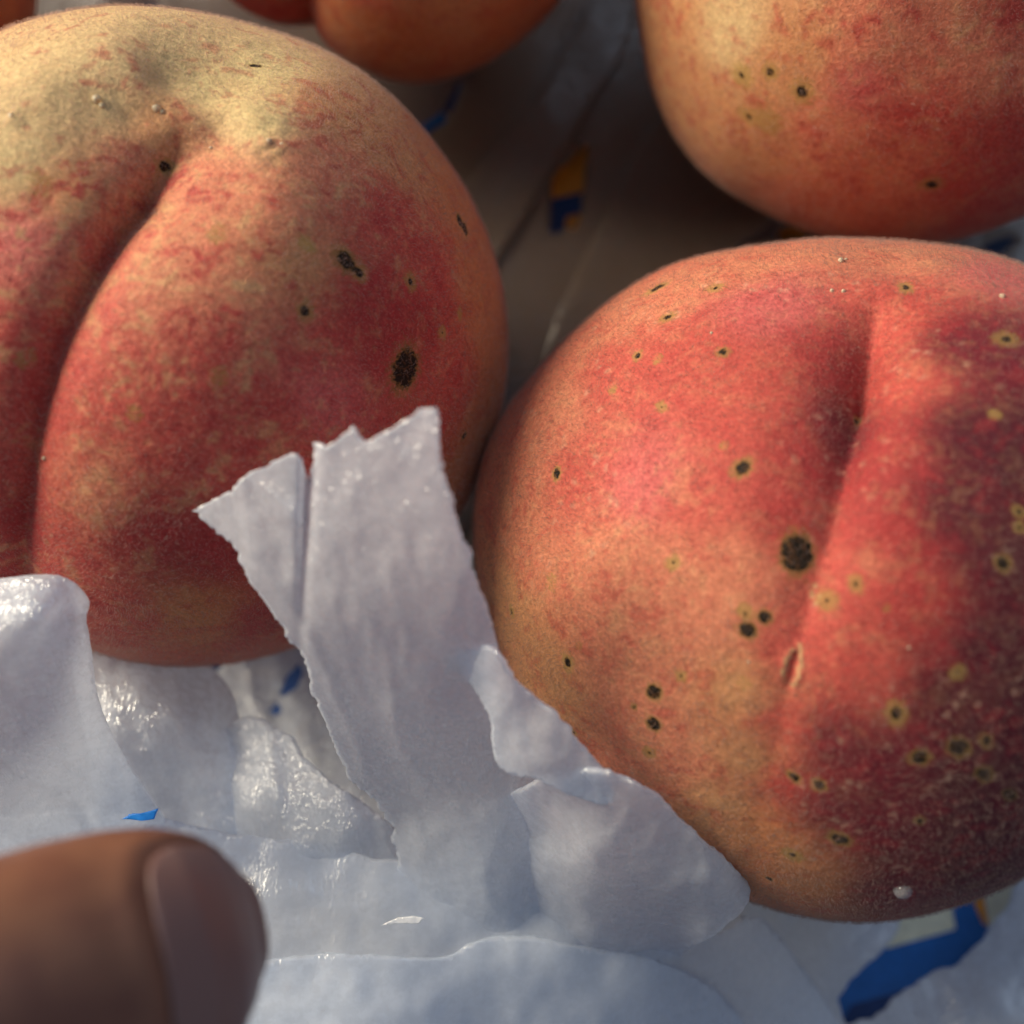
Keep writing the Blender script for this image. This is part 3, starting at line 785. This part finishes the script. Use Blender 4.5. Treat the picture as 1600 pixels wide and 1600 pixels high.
# water droplet on the right peach
def droplet(p, px, py, rpx, label):
    q = p.hit(px, py); n = q / np.linalg.norm(q); r = rpx * np.linalg.norm(q + p.c - CAM) / FPX
    U, F = ico(4)
    h = U @ n
    P = (U - np.outer(h, n)) * r + np.outer(np.where(h > 0, h * 0.95, h * 0.25), n) * r
    T = NT('water'); T.b.inputs['Base Color'].default_value = (1, 1, 1, 1); T.b.inputs['Transmission Weight'].default_value = 0.8; T.b.inputs['Roughness'].default_value = 0.05; T.b.inputs['IOR'].default_value = 1.33
    o = mesh_obj('water_droplet', P + q + p.c, F, T.m, origin=q + p.c)
    tag(o, label, 'droplet')
droplet(right, 1410, 1390, 13, 'tiny clear water droplet clinging to the lower edge of the right peach')

def bead(p, px, py, rpx):
    q = p.hit(px, py); n = q / np.linalg.norm(q); r = 0.85 * rpx * np.linalg.norm(q + p.c - CAM) / FPX
    U, F = BEAD
    P = U * r * (1 + 0.25 * noise3(U * 2 + px, px, 2))[:, None] + n * r * 0.2
    o = mesh_obj('resin_bead', P + q + p.c, F, RESIN, parent=p.obj, origin=q + p.c)
BEAD = ico(3)
T_ = NT('resin'); T_.b.inputs['Base Color'].default_value = (0.85, 0.72, 0.50, 1); T_.b.inputs['Roughness'].default_value = 0.45
T_.l(T_.mrange(T_.noise(T_.obj(), 20, 2), .3, .7, .3, .8), T_.b.inputs['Transmission Weight']); RESIN = T_.m
for a in ((20, 183, 6), (152, 156, 7), (160, 166, 5), (245, 171, 7), (254, 176, 4), (420, 222, 6), (440, 226, 4), (70, 716, 4), (330, 232, 3)): bead(left, *a)
for a in ((1314, 408, 5), (1322, 406, 3), (1300, 455, 4), (1318, 456, 4), (1565, 464, 5), (1112, 521, 3), (1420, 1012, 3), (1170, 1034, 3)): bead(right, *a)

# ------------------------------------------------------------------ the thumb
def thumb():
    T = NT('skin')
    co = T.obj()
    n = T.noise(co, 2.0, 3, .5)
    c = T.mix(T.mrange(n, .3, .7), (0.215, 0.092, 0.052, 1), (0.155, 0.058, 0.036, 1))
    T.l(c, T.b.inputs['Base Color']); T.b.inputs['Roughness'].default_value = 0.5
    T.b.inputs['Subsurface Weight'].default_value = 0.0; T.b.inputs['Subsurface Radius'].default_value = (1, .35, .2); T.b.inputs['Subsurface Scale'].default_value = .25 * S
    lines = T.noise(T.obj(scale=(1, 6, 1)), 6, 3)
    T.l(T.bump(lines, .25, .03), T.b.inputs['Normal'])
    N = NT('fingernail')
    N.b.inputs['Base Color'].default_value = (0.20, 0.108, 0.095, 1); N.b.inputs['Roughness'].default_value = 0.38
    N.b.inputs['Subsurface Weight'].default_value = 0.0; N.b.inputs['Subsurface Scale'].default_value = .15 * S
    tip = at(404, 1436, 8.0)
    base = at(-60, 1610, 9.3)
    ax = tip - base; L = np.linalg.norm(ax); ax /= L
    # nail faces the camera, rolled a little toward the viewer's right
    up = CAM - tip; up = up / np.linalg.norm(up) + np.array([0.10, -0.12, 0.0]); up -= ax * (up @ ax); up /= np.linalg.norm(up)
    sd = np.cross(up, ax)
    # stations: distance behind the tip (cm), half width, half thickness, axis drop
    st_ = np.array([(0.0, 0.02, 0.02, 0.16), (0.03, .24, .16, .14), (.1, .42, .30, .10), (.22, .60, .44, .06), (.42, .76, .56, .03), (.7, .87, .66, 0), (1.0, .93, .72, 0), (1.4, .96, .78, 0), (1.9, .95, .82, 0),
                    (2.5, .90, .82, 0), (3.1, .92, .86, -.02), (3.6, .95, .90, -.05), (4.3, .92, .88, -.02), (5.2, 1.1, 1.05, 0), (6.4, 1.7, 1.3, -.1), (8, 2.8, 1.5, -.3), (10, 4.0, 1.6, -.5), (14, 4.2, 1.6, -.8), (17, 3.4, 1.7, -.9)])  # broad palm out of view, added to shade the foreground foam
    s = np.concatenate([np.linspace(0, .3, 14)[:-1], np.linspace(.3, 17, 150)])
    hw = np.interp(s, st_[:, 0], st_[:, 1]); ht = np.interp(s, st_[:, 0], st_[:, 2]); dr = np.interp(s, st_[:, 0], st_[:, 3])
    K = 72
    an = np.linspace(0, 2 * math.pi, K, endpoint=False)
    V = []
    # nail outline in (distance behind tip, angle from dorsal)
    NA, NB = 0.05, 1.02                        # free edge and root
    def nail_in(sv, av):
        half = 1.02 - 0.05 * sv
        rs = (sv - (NA + NB) / 2) / ((NB - NA) / 2)
        ra = av / half
        return (np.abs(rs) ** 3.2 + np.abs(ra) ** 3.2)
    for i in range(len(s)):
        a = an
        cx, cy = np.sin(a), np.cos(a)
        r = 1.0
        dors = (a + math.pi) % (2 * math.pi) - math.pi
        k = nail_in(s[i], dors)
        # flesh swells into a fold round the nail and sinks under the plate
        fold = 0.03 * np.exp(-((k - 1.6) / 0.6) ** 2) - 0.035 * (1 - smooth01(k, 0.85, 1.15))
        if s[i] < 0.15: fold = fold * s[i] / .15
        X = hw[i] * cx; Y = ht[i] * cy
        nl = np.sqrt((cx / hw[i]) ** 2 + (cy / ht[i]) ** 2)
        # knuckle creases far back
        X = X + fold * cx; Y = Y + fold * cy + 0.018 * np.sin(s[i] * 16) * np.exp(-((s[i] - 3.4) / .4) ** 2) * np.maximum(cy, 0)
        p = tip - ax * s[i] - up * (dr[i] + 0.25 * max(0, 0.7 - s[i]) ** 2)
        V.append(p + sd * X[:, None] + up * Y[:, None])
    V = np.vstack(V)
    F = []
    for i in range(len(s) - 1):
        for j in range(K):
            F.append((i * K + j, i * K + (j + 1) % K, (i + 1) * K + (j + 1) % K, (i + 1) * K + j))
    nV = len(V)
    V = np.vstack([V, V[:K].mean(0), V[-K:].mean(0)])
    for j in range(K):
        F.append((nV, (j + 1) % K, j)); F.append((nV + 1, (len(s) - 1) * K + j, (len(s) - 1) * K + (j + 1) % K))
    o = mesh_obj('hand', V, F, T.m, origin=tip)
    m = o.modifiers.new('sub', 'SUBSURF'); m.levels = 1; m.render_levels = 1
    tag(o, "person's bare thumb reaching in at the lower left, nail toward the camera", 'hand')
    # nail plate
    ns, na = 26, 24
    NV = []; 
    for i in range(ns):
        rs = -1 + 2 * i / (ns - 1)
        sv = (NA + NB) / 2 + rs * (NB - NA) / 2
        half = (1.02 - 0.05 * sv) * (1 - min(abs(rs), .999) ** 3.2) ** (1 / 3.2)
        half = max(half, 0.3)
        for j in range(na):
            a = -half + 2 * half * j / (na - 1)
            w_ = np.interp(sv, st_[:, 0], st_[:, 1]); t_ = np.interp(sv, st_[:, 0], st_[:, 2]); d_ = np.interp(sv, st_[:, 0], st_[:, 3])
            w_ = max(w_, .50); t_ = max(t_, .40)
            p = tip - ax * (sv - 0.02) - up * (d_ + 0.25 * max(0, 0.7 - sv) ** 2) + sd * (w_ - .01) * math.sin(a) + up * (t_ - .012) * math.cos(a)
            NV.append(p)
    NF = [(i * na + j, i * na + j + 1, (i + 1) * na + j + 1, (i + 1) * na + j) for i in range(ns - 1) for j in range(na - 1)]
    nl = mesh_obj('nail', NV, NF, N.m, parent=o, origin=tip)
    m = nl.modifiers.new('thickness', 'SOLIDIFY'); m.thickness = 0.05 * S; m.offset = 0
    m = nl.modifiers.new('sub', 'SUBSURF'); m.levels = 1; m.render_levels = 1
thumb()
